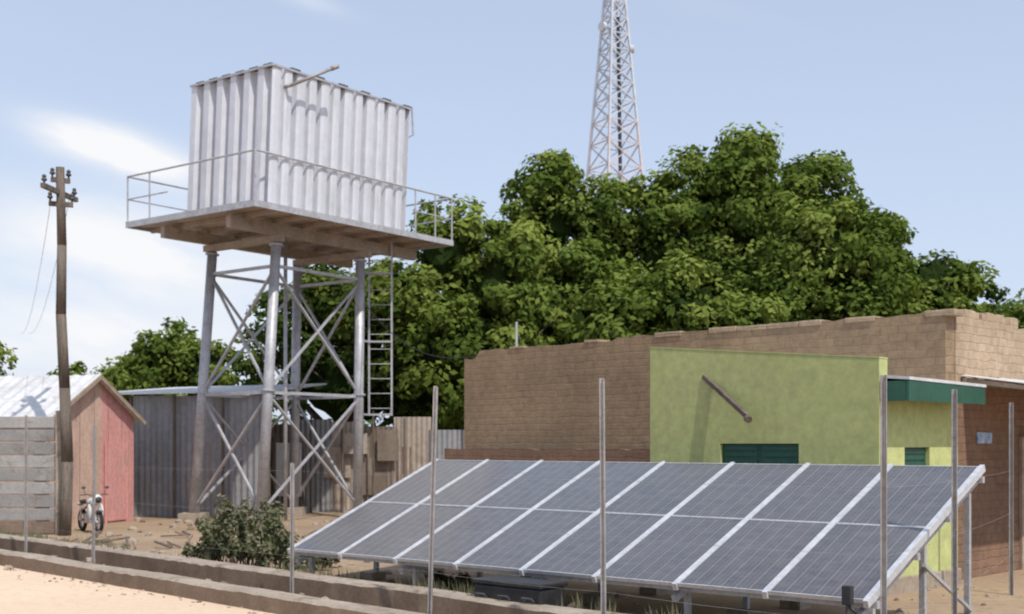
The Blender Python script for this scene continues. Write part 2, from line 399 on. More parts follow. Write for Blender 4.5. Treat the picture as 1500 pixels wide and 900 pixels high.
m=MB('conduit',[M_black],jb,True); m.tube([(0,0,.5),(.1,.03,.4),(.05,.05,.2),(.2,.1,.02)],[.015]*4); m.make()

# ------------------------------------------------------------------ brick building
bq=empty('mud_brick_building',(-.97,24.97,0),-math.pi/4)
def raggedwall(name,mat,parent,x0,x1,y0,y1,H,axis='x',amp=.05,step=.15,hf=None,seed=0):
    m=MB(name,[mat],parent)
    a,b=(x0,x1) if axis=='x' else (y0,y1)
    n=max(2,int((b-a)/step)); pr=[]
    for i in range(n+1):
        t=a+(b-a)*i/n; h=(hf(t) if hf else H)+noise.noise(Vector((t*1.3,seed,3)))*amp+ (random.choice((0,0,0,-.5,.3))*amp)
        pr.append((t,h))
    vs=[];fs=[]
    for t,h in pr:
        if axis=='x': vs+=[(t,y0,-.05),(t,y0,h),(t,y1,h-.01),(t,y1,-.05)]
        else: vs+=[(x1,t,-.05),(x1,t,h),(x0,t,h-.01),(x0,t,-.05)]
    for i in range(n):
        o=i*4
        for j in range(3): fs.append((o+j,o+4+j,o+5+j,o+1+j))
    fs+=[(0,1,2,3),(n*4+3,n*4+2,n*4+1,n*4)]
    m.add(vs,fs); return m.make()
FL=10.22
raggedwall('front_wall',M_brick,bq,0,FL,0,.3,3.87,'x',.03,hf=lambda t:3.81+(.05 if t>.45 else -.1)+(.05 if t>4 else 0),seed=1)
raggedwall('side_wall',M_brickpale,bq,FL-.3,FL+.012,.301,9,3.85,'y',.09,hf=lambda t:3.9-.03*t,seed=4)  # paler brick than the front: sunlight on this side put into the colour
raggedwall('end_wall',M_brick,bq,0,.3,.301,9,3.75,'y',.05,seed=5)
raggedwall('rear_wall',M_brick,bq,.3,FL-.3,8.7,9,3.8,'x',.05,seed=6)
m=MB('flat_roof',[M_ground],bq); m.box(.301,FL-.301,.301,8.69,3.35,3.5); m.make()
m=MB('coping',[M_brickpale],bq)
t=.5
while t<FL-.3:
    l=random.uniform(.3,.9)
    if random.random()<.4: m.box(t,t+l-.02,-.02,.32,3.85,3.885+random.uniform(0,.02)+(.04 if t>4 else 0))
    t+=l
for i in range(14):
    yy=random.uniform(0,2.5); h=random.uniform(.05,.12)
    m.box(FL-.3+random.uniform(0,.1),FL-.02+random.uniform(0,.03),yy,yy+.25,3.8,3.93+h*.6)
m.make(bevel=.012)
PD=1.55
m=MB('porch_roof',[M_roofmetal,M_trim],bq)
n=60
vs=[];fs=[]
for i in range(n+1):
    y=.45+i*7.5/n; o=.018*math.sin(i*1.9)
    vs+=[(FL+.03,y,3.0+o),(FL+PD,y,2.76+o)]
for i in range(n): fs.append((2*i,2*i+1,2*i+3,2*i+2))
m.add(vs,fs,0)
m.beam((FL+PD-.05,.45,2.69),(FL+PD-.05,8,2.69),.06,.08,1); m.beam((FL+.08,.45,2.92),(FL+.08,8,2.92),.06,.08,1)
for k in range(5): m.beam((FL+.04,.5+k*1.7,2.93),(FL+PD-.03,.5+k*1.7,2.71),.05,.06,1)
m.make()
m=MB('porch_posts',[M_wood],bq)
for k in (2.6,5.2,7.8): m.cyl((FL+PD-.07,k,0),(FL+PD-.07,k,2.67),.05,.045)
m.make()
m=MB('shaded_wall_skin',[M_brick2],bq); m.box(FL+.013,FL+.028,.32,8.9,-.02,2.84); m.make()  # reddish wall skin, darkened to paint in the shade under the porch
m=MB('wall_plate',[M_blue],bq); m.box(FL+.030,FL+.055,.95,1.45,2.0,2.17); m.make(bevel=.008)
m=MB('side_door',[M_darksteel,M_trim],bq); m.box(FL+.030,FL+.05,2.6,3.5,0,2.0,0)
m.box(FL+.030,FL+.08,2.5,2.598,0,2.1,1); m.box(FL+.030,FL+.08,3.502,3.6,0,2.1,1); m.box(FL+.030,FL+.08,2.6,3.5,2.002,2.1,1); m.make()
m=MB('roof_pipe',[M_galv],bq); m.cyl((.9,.6,3.4),(.9,.6,4.45),.025); m.make()
raggedwall('mud_wall',M_brick2,None,0,5.6,0,.25,1.9,'x',.03,seed=9)
o=bpy.data.objects['mud_wall']; o.location=(-1.35,24.55,0); o.rotation_euler[2]=-math.pi/4

# ------------------------------------------------------------------ green house
gh=empty('green_house',(2.10,18.68,0),-math.pi/4)
GL=3.79; GD=2.27
def topz(x): return 3.45+(3.11-3.45)*x/GL
m=MB('front_wall',[M_green],gh)
def fwall(x0,x1,za,zb0,zb1):
    vs=[(x0,0,za),(x1,0,za),(x1,0,zb1),(x0,0,zb0),(x0,.22,za),(x1,.22,za),(x1,.22,zb1),(x0,.22,zb0)]
    m.add(vs,[(0,1,2,3),(7,6,5,4),(0,4,5,1),(2,6,7,3),(1,5,6,2),(0,3,7,4)])
fwall(0,1.29,-.05,topz(0),topz(1.29)); fwall(2.59,GL,-.05,topz(2.59),topz(GL))
fwall(1.29,2.59,-.05,1.15,1.15); fwall(1.29,2.59,2.0,topz(1.29),topz(2.59))
m.make()
m=MB('parapet_cap',[M_green],gh)
m.add([(-.004,-.006,topz(0)+.002),(GL+.006,-.006,topz(GL)+.002),(GL+.006,.226,topz(GL)+.002),(-.004,.226,topz(0)+.002),
       (-.004,-.006,topz(0)+.02),(GL+.006,-.006,topz(GL)+.02),(GL+.006,.226,topz(GL)+.02),(-.004,.226,topz(0)+.02)],
      [(0,3,2,1),(4,5,6,7),(0,1,5,4),(1,2,6,5),(2,3,7,6),(3,0,4,7)]); m.make()
m=MB('window_shutters',[M_dkgreen,M_darksteel],gh)
m.box(1.29,1.94,.06,.10,1.15,2.0); m.box(1.945,2.59,.06,.10,1.15,2.0)
for k in range(9): m.box(1.34,1.9,.045,.06,1.2+k*.088,1.25+k*.088); m.box(2.0,2.55,.045,.06,1.2+k*.088,1.25+k*.088)
m.make()
m=MB('side_wall',[M_greenlit],gh)
def sw(y0,y1,za,zb): m.box(GL-.2,GL,y0,y1,za,zb)
sw(.222,.69,-.05,2.78); sw(1.41,GD,-.05,2.78); sw(.69,1.41,-.05,1.58); sw(.69,1.41,1.95,2.78)
m.make()
m=MB('side_window',[M_dkgreen],gh); m.box(GL-.1,GL-.06,.69,1.41,1.58,1.95)
for k in range(4): m.box(GL-.06,GL-.045,.72,1.38,1.61+k*.085,1.66+k*.085)
m.make()
m=MB('left_wall',[M_green],gh); m.box(0,.2,.222,GD,-.05,3.2); m.make()
m=MB('roof_sheet',[M_roofmetal],gh)
m.add([(.2,.23,3.2),(GL+.42,.0,2.86),(GL+.42,GD,2.83),(.2,GD,3.2),(.2,.23,3.16),(GL+.42,.0,2.82),(GL+.42,GD,2.79),(.2,GD,3.16)],
      [(0,1,2,3),(7,6,5,4),(0,4,5,1),(1,5,6,2),(2,6,7,3),(3,7,4,0)]); m.make()
m=MB('fascia',[M_dkgreen],gh); m.box(GL+.37,GL+.41,.01,GD-.01,2.55,2.81); m.box(GL+.003,GL+.365,.01,.05,2.55,2.81); m.box(GL+.003,GL+.365,.06,GD,2.72,2.76); m.make()
m=MB('gutter_spout',[M_wood],gh)
R=Matrix.Rotation(math.pi/4,3,'Z'); og=Vector((2.10,18.68,0))
A=R@(Vector((2.80,17.98,2.98))-og); B=R@(Vector((3.27,17.08,2.38))-og)
m.beam((A.x,.02,A.z),B,.07,.06); m.cyl(B-Vector((.0,0,.03)),B+Vector((.05,-.03,-.05)),.055,.05,10); m.make()
m=MB('plinth',[M_concrete],gh); m.box(GL+.002,GL+.06,-.06,GD,-.02,.22); m.box(-.05,GL+.0,-.06,-.002,-.02,.22); m.make(bevel=.01)

# ------------------------------------------------------------------ water tower
wt=empty('water_tower',(0,0,0))
Nn=Vector((-5.83,28,0)); ua=Vector((-.8,.6,0)); ub=Vector((.6,.8,0)); ZP=7.55
def tp(a,b,z): return Nn+ua*a+ub*b+Vector((0,0,z))
def pbox(mb,a0,a1,b0,b1,za,zb,mi=0,sh=0):
    vs=[tp(a,b,z)+Vector((sh,0,0)) for z in (za,zb) for a,b in ((a0,b0),(a0,b1),(a1,b1),(a1,b0))]
    mb.add(vs,[(0,3,2,1),(4,5,6,7),(0,1,5,4),(1,2,6,5),(2,3,7,6),(3,0,4,7)],mi)
m=MB('deck_boards',[M_deck],wt)
k=0
while k<7.0:
    wd=random.uniform(.26,.32); pbox(m,.05,4.75,k,min(k+wd-.008,7.0),ZP-.06+random.uniform(-.004,.004),ZP); k+=wd
m.make()
m=MB('deck_frame',[M_galv,M_deck],wt)
pbox(m,0,.049,-.05,7.05,ZP-.14,ZP+.01); pbox(m,4.751,4.8,-.05,7.05,ZP-.14,ZP+.01)
pbox(m,.05,4.75,-.05,-.002,ZP-.14,ZP+.01); pbox(m,.05,4.75,7.002,7.05,ZP-.14,ZP+.01)
for b in np.linspace(.7,6.3,7): pbox(m,.06,4.74,b-.04,b+.04,ZP-.18,ZP-.066,1)
for a in (1.2,3.65): pbox(m,a-.08,a+.08,.2,6.8,ZP-.46,ZP-.182,1)
for b in (1.7,4.8): pbox(m,1.0,3.85,b-.09,b+.09,ZP-.62,ZP-.462,1)
m.make()
def tankwalls():
    a0,a1,b0,b1=.12,3.03,.45,5.2; z0_,z1_=ZP+.02,ZP+3.22; SH=.12
    path=[]
    def side(p,q,nrm,prof,count):
        p=Vector(p);q=Vector(q);nrm=Vector(nrm)
        for i in range(count):
            for (s,dd) in prof:
                t=(i+s)/count; path.append(p+(q-p)*t+nrm*dd)
    pl=[(0,0),(.40,0),(.52,-.16),(.86,-.16),(.98,0)]
    pr=[(0,0),(.10,.02),(.28,.02),(.36,0),(.39,-.09),(.47,-.09),(.50,0),(.58,.02),(.74,.02),(.80,0),(.84,-.13),(.95,-.13),(.985,0)]
    side((a1,b0),(a0,b0),(0,-1),pl,6)
    side((a0,b0),(a0,b1),(-1,0),pr,6)
    side((a0,b1),(a1,b1),(0,1),pl,6)
    side((a1,b1),(a1,b0),(1,0),pr,6)
    n=len(path); mb=MB('tank_walls',[M_zinc],wt)
    vs=[tp(p.x,p.y,z0_) for p in path]+[tp(p.x,p.y,z1_)+Vector((SH,0,0)) for p in path]
    mb.add(vs,[(i,(i+1)%n,n+(i+1)%n,n+i) for i in range(n)])
    mb.make()
    lid=MB('tank_lid',[M_zincdark],wt)
    pbox(lid,a0+.17,a1-.17,b0+.17,b1-.17,z1_-.06,z1_-.02,sh=SH)
    pbox(lid,a0+.17,a1-.17,b0+.17,b1-.17,z0_-.01,z0_+.03)
    lid.make()
    cap=MB('rim_brackets',[M_darksteel,M_galv],wt)
    for i in range(6):
        a=a1-(i+.68)*(a1-a0)/6; pbox(cap,a-.14,a+.14,b0-.03,b0+.14,z1_-.012,z1_+.05,sh=SH)
        b=b0+(i+.9)*(b1-b0)/6; pbox(cap,a0-.03,a0+.12,b-.14,b+.14,z1_-.012,z1_+.07,sh=SH)
        pbox(cap,a1-.12,a1+.03,b-.12,b+.12,z1_-.012,z1_+.06,sh=SH)
    pbox(cap,a0-.04,a1+.02,b0-.045,b0-.015,z1_-.03,z1_+.02,1,sh=SH)
    pbox(cap,a0-.055,a0-.025,b0-.014,b1+.02,z1_-.03,z1_+.02,1,sh=SH)
    cap.make()
    pp=MB('inlet_pipe',[M_postgrey],wt,True)
    p=tp(-.05,.85,z1_-.42)+Vector((SH,0,0)); q=tp(-.5,1.95,z1_+.22)+Vector((SH,0,0))
    pp.tube([p,q],[.04,.04]); pp.cyl(q-(q-p).normalized()*.2,q,.055,.055); pp.cyl(p,p+ua*.2,.04); pp.make()
    pp=MB('overflow_pipe',[M_galv],wt)
    p=tp(.3,5.3,z1_); pp.tube([p+Vector((0,0,.12)),tp(.1,5.45,z1_+.1),tp(.1,5.5,z1_-.6),tp(.3,5.25,z1_-.8)],[.025]*4); pp.make()
tankwalls()
m=MB('railing',[M_galv],wt)
RH=1.15
cor=[(.02,0),(.02,7.0),(4.78,7.0),(4.78,0)]
for i in range(4):
    p=cor[i];q=cor[(i+1)%4]
    m.cyl(tp(p[0],p[1],ZP+RH),tp(q[0],q[1],ZP+RH),.025,n=8)
for (a,b) in [(.02,0),(.02,5.5),(.02,6.3),(.02,7),(2.4,7),(4.78,7),(4.78,4.7),(4.78,2.3),(4.78,0),(3.9,0)]:
    m.cyl(tp(a,b,ZP),tp(a,b,ZP+RH),.022,n=8)
m.cyl(tp(.02,5.4,ZP+.58),tp(.02,7,ZP+.58),.018,n=8); m.cyl(tp(.02,7,ZP+.58),tp(4.78,7,ZP+.58),.018,n=8)
m.cyl(tp(4.78,7,ZP+.58),tp(4.78,0,ZP+.58),.018,n=8); m.cyl(tp(4.78,0,ZP+.58),tp(3.2,0,ZP+.58),.018,n=8)
m.make()
tops={'B':tp(1.2,1.7,6.93),'A':tp(3.65,1.75,6.93),'C':tp(1.35,4.8,6.93),'D':tp(3.75,4.8,6.93)}
offs={'A':(-.47,-.05),'B':(-.34,-.2),'C':(-.08,0),'D':(-.15,.2)}
bots={k_:Vector((v_.x+offs[k_][0],v_.y+offs[k_][1],0)) for k_,v_ in tops.items()}
def lp_(k_,z): return bots[k_].lerp(tops[k_],z/6.93)
m=MB('legs',[M_galv],wt)
for k_ in 'ABCD': m.cyl(bots[k_],tops[k_],.135,.125,16)
m.s=True
m.make()
m=MB('leg_flanges',[M_galv,M_concrete],wt)
for k_ in 'ABCD':
    for z in (3.3,6.86): m.cyl(lp_(k_,z-.02),lp_(k_,z+.02),.18,n=12)
    b_=bots[k_]; m.box(b_.x-.32,b_.x+.32,b_.y-.32,b_.y+.32,-.02,.22,1)
m.make()
m=MB('bracing',[M_galv],wt)
for p,q in (('A','B'),('B','C'),('C','D'),('D','A')):
    for z in (6.35,3.25): m.beam(lp_(p,z),lp_(q,z),.075,.075)
    for (za,zb) in ((3.3,6.3),(.35,3.2)):
        m.beam(lp_(p,za),lp_(q,zb),.07,.045)
        m.beam(lp_(q,za)+Vector((0,.05,0)),lp_(p,zb)+Vector((0,.05,0)),.07,.045)
m.make()
m=MB('downpipe',[M_galv],wt,True); c_=tp(2.5,3.2,0); m.cyl(c_,c_+Vector((0,0,7.3)),.05); m.make()
m=MB('ladder',[M_galv],wt)
lx=(-3.86,-3.25)
for x in lx: m.beam((x,33.2,2.75),(x,33.2,7.45),.055,.05)
for k in range(12): m.cyl((lx[0],33.2,2.95+k*.4),(lx[1],33.2,2.95+k*.4),.012,n=6)
for z in (2.78,4.75,6.6): m.beam((lx[0],33.15,z),(lx[1],33.15,z),.06,.05); m.beam((lx[0],33.2,z),lp_('C',z),.05,.05)
m.make()

# ------------------------------------------------------------------ corrugated sheets helper
def corr(name,mats,parent,p,q,z0_,ztop,per=.16,dep=.03,panel=.9,jag=.05,choose=None):
    p=Vector(p);q=Vector(q); Lw=(q-p).length; d_=(q-p).normalized(); nn=Vector((d_.y,-d_.x,0))
    m=MB(name,mats,parent); t=0;k=0
    while t<Lw-.01:
        e=min(t+panel*random.uniform(.9,1.1),Lw); h=(ztop(t) if callable(ztop) else ztop)+random.uniform(-jag,jag)
        off=random.uniform(0,.02)+(k%2)*.012; n_=max(4,int((e-t)/(per/6))); vs=[];fs=[]
        for i in range(n_+1):
            s=t+(e-t)*i/n_+(.02 if i==n_ else 0); o=dep*math.sin(2*math.pi*s/per)+off
            b=p+d_*s+nn*o; vs+=[(b.x,b.y,z0_),(b.x,b.y,h)]
        for i in range(n_): fs.append((2*i,2*i+2,2*i+3,2*i+1))
        m.add(vs,fs,choose(k,t) if choose else random.randrange(len(mats))); t=e;k+=1
    return m.make()

ms=empty('metal_shed')
corr('front_sheets',[M_zincdark],ms,(-10.35,33.6,0),(-6.45,32.6,0),0,3.28,per=.18,dep=.018,jag=.02)
corr('side_sheets',[M_zincdark],ms,(-10.35,33.6,0),(-9.6,37.5,0),0,3.2,per=.18,dep=.03,jag=.02)
m=MB('roof',[M_roofmetal,M_trim],ms)
A=[(-11.6,33.1,3.30),(-6.3,32.35,3.36),(-5.5,36.5,3.75),(-10.3,37.5,3.68)]
m.add(A+[(x,y,z+.04) for x,y,z in A],[(0,3,2,1),(4,5,6,7),(0,1,5,4),(1,2,6,5),(2,3,7,6),(3,0,4,7)],0); m.make()
m=MB('posts',[M_wood],ms)
for x,y in ((-10.38,33.5),(-9.1,33.18),(-7.7,32.8),(-6.42,32.5)): m.cyl((x,y-.06,0),(x,y-.06,3.28),.04)
m.make()
corr('stall_back',[M_zincdark],ms,(-11.8,36.2,0),(-9.6,36.4,0),0,3.0,per=.18)

rf=empty('patched_sheet_fence')
corr('sheets',[M_rust,M_zincdark,M_beige],rf,(-7.4,36.2,0),(-1.2,35.6,0),0,lambda t:2.62+.1*math.sin(t*2.1),per=.15,dep=.012,panel=1.0,jag=.18,
     choose=lambda k,t: (0,1,2,0,2,1,2,0,1)[k%9])
m=MB('patches',[M_beige,M_rust,M_browns,M_zincdark],rf)
for i,(x,z,w_,h_) in enumerate(((-5.5,1.0,.8,.9),(-4.4,.5,.9,1.1),(-3.2,1.1,1.1,.8),(-2.3,.3,.8,1.3),(-4.9,1.7,.7,.6),(-3.9,1.5,.6,.9))):
    m.box(x,x+w_,35.86-.05*i,35.88-.05*i,z,z+h_,i%4)
m.make()
m=MB('white_gate',[M_white,M_wood],rf); m.box(-6.72,-6.0,35.0,35.05,.5,2.02); m.cyl((-6.78,35.02,0),(-6.78,35.02,2.2),.04,mi=1); m.cyl((-5.94,35.02,0),(-5.94,35.02,2.2),.04,mi=1); m.make()
m=MB('rails',[M_wood],rf)
for k in range(6): x=-5.8+k*.9; m.cyl((x,35.5-.03*k,0),(x,35.5-.03*k,2.8+random.uniform(-.2,.2)),.035,.03,8)
m.make()

# ------------------------------------------------------------------ pink kiosk
pk=empty('market_kiosk')
K0=Vector((-10.77,28.6,0)); kg=Vector((.25,.97,0)).normalized(); kr=Vector((-.97,.25,0)).normalized(); KW=3.6; KL=5
def kp(g_,r_,z): return K0+kg*g_+kr*r_+Vector((0,0,z))
m=MB('gable_boards',[M_tanw,M_pink],pk)
t=0;k=0
def hz_(t_): return 2.66+1.0*(1-abs(t_-KW/2)/(KW/2))
while t<KW:
    e=min(t+.3,KW)
    off=.006*(k%2)
    brk=[t,e] if not (t<KW/2-.001 and e>KW/2+.001) else [t,KW/2,e]
    vs=[kp(x,off,0) for x in brk]+[kp(x,off,hz_(x)) for x in brk]; n_=len(brk)
    fs=[(i,i+1,n_+i+1,n_+i) for i in range(n_-1)]
    m.add(vs,fs,1 if t>1.95 else 0); t=e+.003;k+=1
m.make()
m=MB('door',[M_pink,M_pink],pk)
vs=[kp(g_,o_,z) for o_ in (-.04,-.0) for g_,z in ((2.3,0.05),(3.15,.05),(3.15,2.0),(2.3,2.0))]
m.add(vs,[(0,1,2,3),(0,4,5,1),(1,5,6,2),(2,6,7,3),(3,7,4,0)],0)
m.beam(kp(2.25,-.05,0),kp(2.25,-.05,2.05),.05,.05,1); m.beam(kp(3.2,-.05,0),kp(3.2,-.05,2.05),.05,.05,1)
m.make()
m=MB('side_walls',[M_tanw],pk)
m.add([kp(0,.02,0),kp(0,KL,0),kp(0,KL,2.66),kp(0,.02,2.66)],[(0,1,2,3)]); m.add([kp(KW,.02,0),kp(KW,KL,0),kp(KW,KL,2.66),kp(KW,.02,2.66)],[(0,1,2,3)])
m.add([kp(0,KL,0),kp(KW,KL,0),kp(KW,KL,2.66),kp(KW/2,KL,3.66),kp(0,KL,2.66)],[(0,1,2,3,4)]); m.make()
m=MB('roof',[M_roofmetal],pk); n_=70; vs=[];fs=[]
for i in range(n_+1):
    r_=-.22+(KL+.4)*i/n_; o=.018*math.sin(i*1.5)
    vs+=[kp(-.2,r_,2.58+o),kp(KW/2,r_,3.70+o),kp(KW+.2,r_,2.58+o)]
for i in range(n_):
    fs+=[(3*i,3*i+3,3*i+4,3*i+1),(3*i+1,3*i+4,3*i+5,3*i+2)]
m.add(vs,fs); m.make()
m=MB('barge_boards',[M_trim],pk)
m.beam(kp(-.22,-.2,2.53),kp(KW/2,-.2,3.645),.03,.11); m.beam(kp(KW+.22,-.2,2.53),kp(KW/2,-.2,3.645),.03,.11); m.make()

# ------------------------------------------------------------------ grey block fence (left)
cf=empty('concrete_panel_fence')
m=MB('panels',[M_block,M_blockl,M_browns],cf)
for k in range(9):
    z=.02+k*.29; m.box(-16,-9.98,27.0+random.uniform(-.01,.02),27.06+.02*(k%2),z,z+.262+random.uniform(-.01,.01),(2,0,0,1,0,1,0,0,1)[k])
m.make(bevel=.012)
m=MB('posts',[M_concrete],cf)
for x in (-15.5,-13.7,-11.85,-9.93): m.box(x-.07,x+.07,26.9,27.1,0,2.72)
m.make(bevel=.012)
corr('scrap_sheet_fence',[M_rust,M_zincdark,M_browns],None,(-9.7,34.8,0),(-6.6,35.5,0),0,1.3,per=.15,dep=.02,panel=.7,jag=.15)

# ------------------------------------------------------------------ utility pole
up=empty('utility_pole')
m=MB('pole',[M_wood],up,True)
pts=[(-9.72,26.7,-.1),(-9.66,26.7,1.6),(-9.72,26.7,3.2),(-9.80,26.7,4.8),(-9.78,26.7,6.3),(-9.82,26.7,8.0)]
m.tube(pts,[.135,.125,.115,.11,.10,.09],n=14); m.make()
m=MB('crossarms',[M_wood],up)
m.beam((-10.03,26.6,7.2),(-9.57,26.8,7.2),.09,.1); m.beam((-9.98,26.6,7.72),(-9.64,26.8,7.72),.09,.1)
m.beam((-9.9,25.9,7.45),(-9.75,27.5,7.45),.09,.1); m.make()
m=MB('insulators',[M_darksteel],up,True)
for x,y,z in ((-10.0,26.6,7.25),(-9.6,26.8,7.25),(-9.95,26.6,7.77),(-9.67,26.8,7.77),(-9.9,26,7.5),(-9.76,27.4,7.5)):
    m.cyl((x,y,z),(x,y,z+.06),.02); m.ell((x,y,z+.09),(.06,.06,.045)); m.ell((x,y,z+.16),(.045,.045,.04))
m.make()
def catenary(mb,p,q,sag,r,n=16):
    p=Vector(p);q=Vector(q); pr=None
    for i in range(n+1):
        t=i/n; x=p.lerp(q,t)-Vector((0,0,sag*4*t*(1-t)))
        if pr is not None: mb.cyl(pr,x,r,n=5,cap=False)
        pr=x
m=MB('power_lines',[M_postgrey],up)
for dx,z in ((-10.0,7.4),(-9.6,7.4)):
    catenary(m,(dx,26.7,z),(dx-14,60,z),.9,.006)
m.make()
m=MB('service_cable',[M_black]); catenary(m,tp(1.35,4.8,6.0)+Vector((.1,0,-.25)),(-.3,25.1,3.95),.7,.012); m.make()

# ------------------------------------------------------------------ wire fence
wf=empty('wire_fence')
Fp=[(-9.9,23.0,2.62),(-8.6,21.75,2.5),(-6.75,19.82,2.3),(-2.83,15.85,1.75),(-.92,13.87,2.65),(.91,12.0,2.64),(3.0,9.86,2.55),(4.41,12.2,2.54),(6.6,16.2,2.54)]
m=MB('posts',[M_postgrey],wf)
for x,y,z in Fp:
    lx_=random.uniform(-.03,.03) if x<2 else 0
    if abs(x+.92)<.01: lx_=.07
    m.beam((x,y,0),(x+lx_,y,z),.045,.006); m.beam((x-.019,y+.02,0),(x-.019+lx_,y+.02,z),.006,.04)
    m.cyl((x,y+.02,0),(x+lx_,y+.02,z-.01),.016,n=8)
m.make()
m=MB('wires',[M_postgrey],wf)
for (a_,b_) in zip(Fp[:-1],Fp[1:]):
    for h in (.55,1.1,1.65): catenary(m,(a_[0],a_[1],h),(b_[0],b_[1],h),.02,.0014,5)
m.make()

# ------------------------------------------------------------------ telecom mast
tm=empty('telecom_mast',(8.35,100,0),math.radians(28))
m=MB('lattice',[M_mastw,M_mastr],tm)
def hw(z): return max(.5,(9.1-.194*z)/2*.72)
H=42; zz=[0]
while zz[-1]<H: zz.append(zz[-1]+max(1.3,hw(zz[-1])*1.25))
sg=[(-1,-1),(1,-1),(1,1),(-1,1)]
for i in range(len(zz)-1):
    za,zb=zz[i],zz[i+1]; mi=1 if 21<za<27 else 0
    for k in range(4):
        p=sg[k];q=sg[(k+1)%4]; A_=lambda s,z:(s[0]*hw(z),s[1]*hw(z),z)
        m.beam(A_(p,za),A_(p,zb),.16,.16,mi); m.beam(A_(p,za),A_(q,zb),.08,.08,mi); m.beam(A_(q,za),A_(p,zb),.08,.08,mi)
        m.beam(A_(p,zb),A_(q,zb),.08,.08,mi)
m.make()
m=MB('cable_ladder',[M_darksteel],tm); m.beam((-.1,-1.0,24),(-.05,-.6,36.5),.36,.12); m.make()
m=MB('antennas',[M_mastw],tm)
for a_ in range(3):
    t=a_*2.09+.4
    z=40.0; m.box(math.cos(t)*1.3-.13,math.cos(t)*1.3+.13,math.sin(t)*1.3-.1,math.sin(t)*1.3+.1,z-1,z+1); m.beam((0,0,z),(math.cos(t)*1.3,math.sin(t)*1.3,z),.1)
for z,t,r_ in ((35.6,3.4,.4),(34.0,5.6,.35)):
    c_=Vector((math.cos(t)*1.3,math.sin(t)*1.3,z)); m.cyl(c_,c_+Vector((math.cos(t)*.3,math.sin(t)*.3,0)),r_,r_*.9,16); m.beam((0,0,z),c_,.1)
m.make()

# ------------------------------------------------------------------ trees
def leaves(name,mat,clumps,per,size,parent,flat=.75):
    C=np.array([c[0] for c in clumps]); Rr=np.array([c[1] for c in clumps]); T=np.array([c[2] for c in clumps]); O=np.array([c[3] for c in clumps])
    idx=np.repeat(np.arange(len(C)),per); n=len(idx)
    dv=np.random.normal(size=(n,3)); dv/=np.linalg.norm(dv,axis=1)[:,None]
    rad=np.random.uniform(.25,1.08,n)**.6
    off=dv*rad[:,None]*Rr[idx][:,None]; off[:,2]*=flat
    c=C[idx]+off
    nr=dv*.7+O[idx]*.5+np.random.normal(size=(n,3))*.5; nr[:,2]+=.4; nr/=np.linalg.norm(nr,axis=1)[:,None]
    h=np.random.normal(size=(n,3)); uu=np.cross(nr,h); uu/=np.linalg.norm(uu,axis=1)[:,None]; vv=np.cross(nr,uu)
    sz=size*np.random.uniform(.6,1.3,n)[:,None]
    V=np.empty((n,4,3)); V[:,0]=c-uu*sz; V[:,1]=c-vv*sz*.55; V[:,2]=c+uu*sz; V[:,3]=c+vv*sz*.55
    me=bpy.data.meshes.new(name); me.vertices.add(n*4); me.vertices.foreach_set('co',V.reshape(-1))
    me.loops.add(n*4); me.loops.foreach_set('vertex_index',np.arange(n*4,dtype=np.int32))
    me.polygons.add(n); me.polygons.foreach_set('loop_start',np.arange(0,n*4,4,dtype=np.int32))
    me.polygons.foreach_set('loop_total',np.full(n,4,dtype=np.int32))
    me.update(calc_edges=True); me.validate()
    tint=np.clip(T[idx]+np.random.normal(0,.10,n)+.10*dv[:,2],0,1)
    at=me.attributes.new('tint','FLOAT','POINT'); at.data.foreach_set('value',np.repeat(tint,4).astype(np.float32))
    me.materials.append(mat); o=bpy.data.objects.new(name,me); COL.objects.link(o); o.parent=parent
    return o
NL=[0]
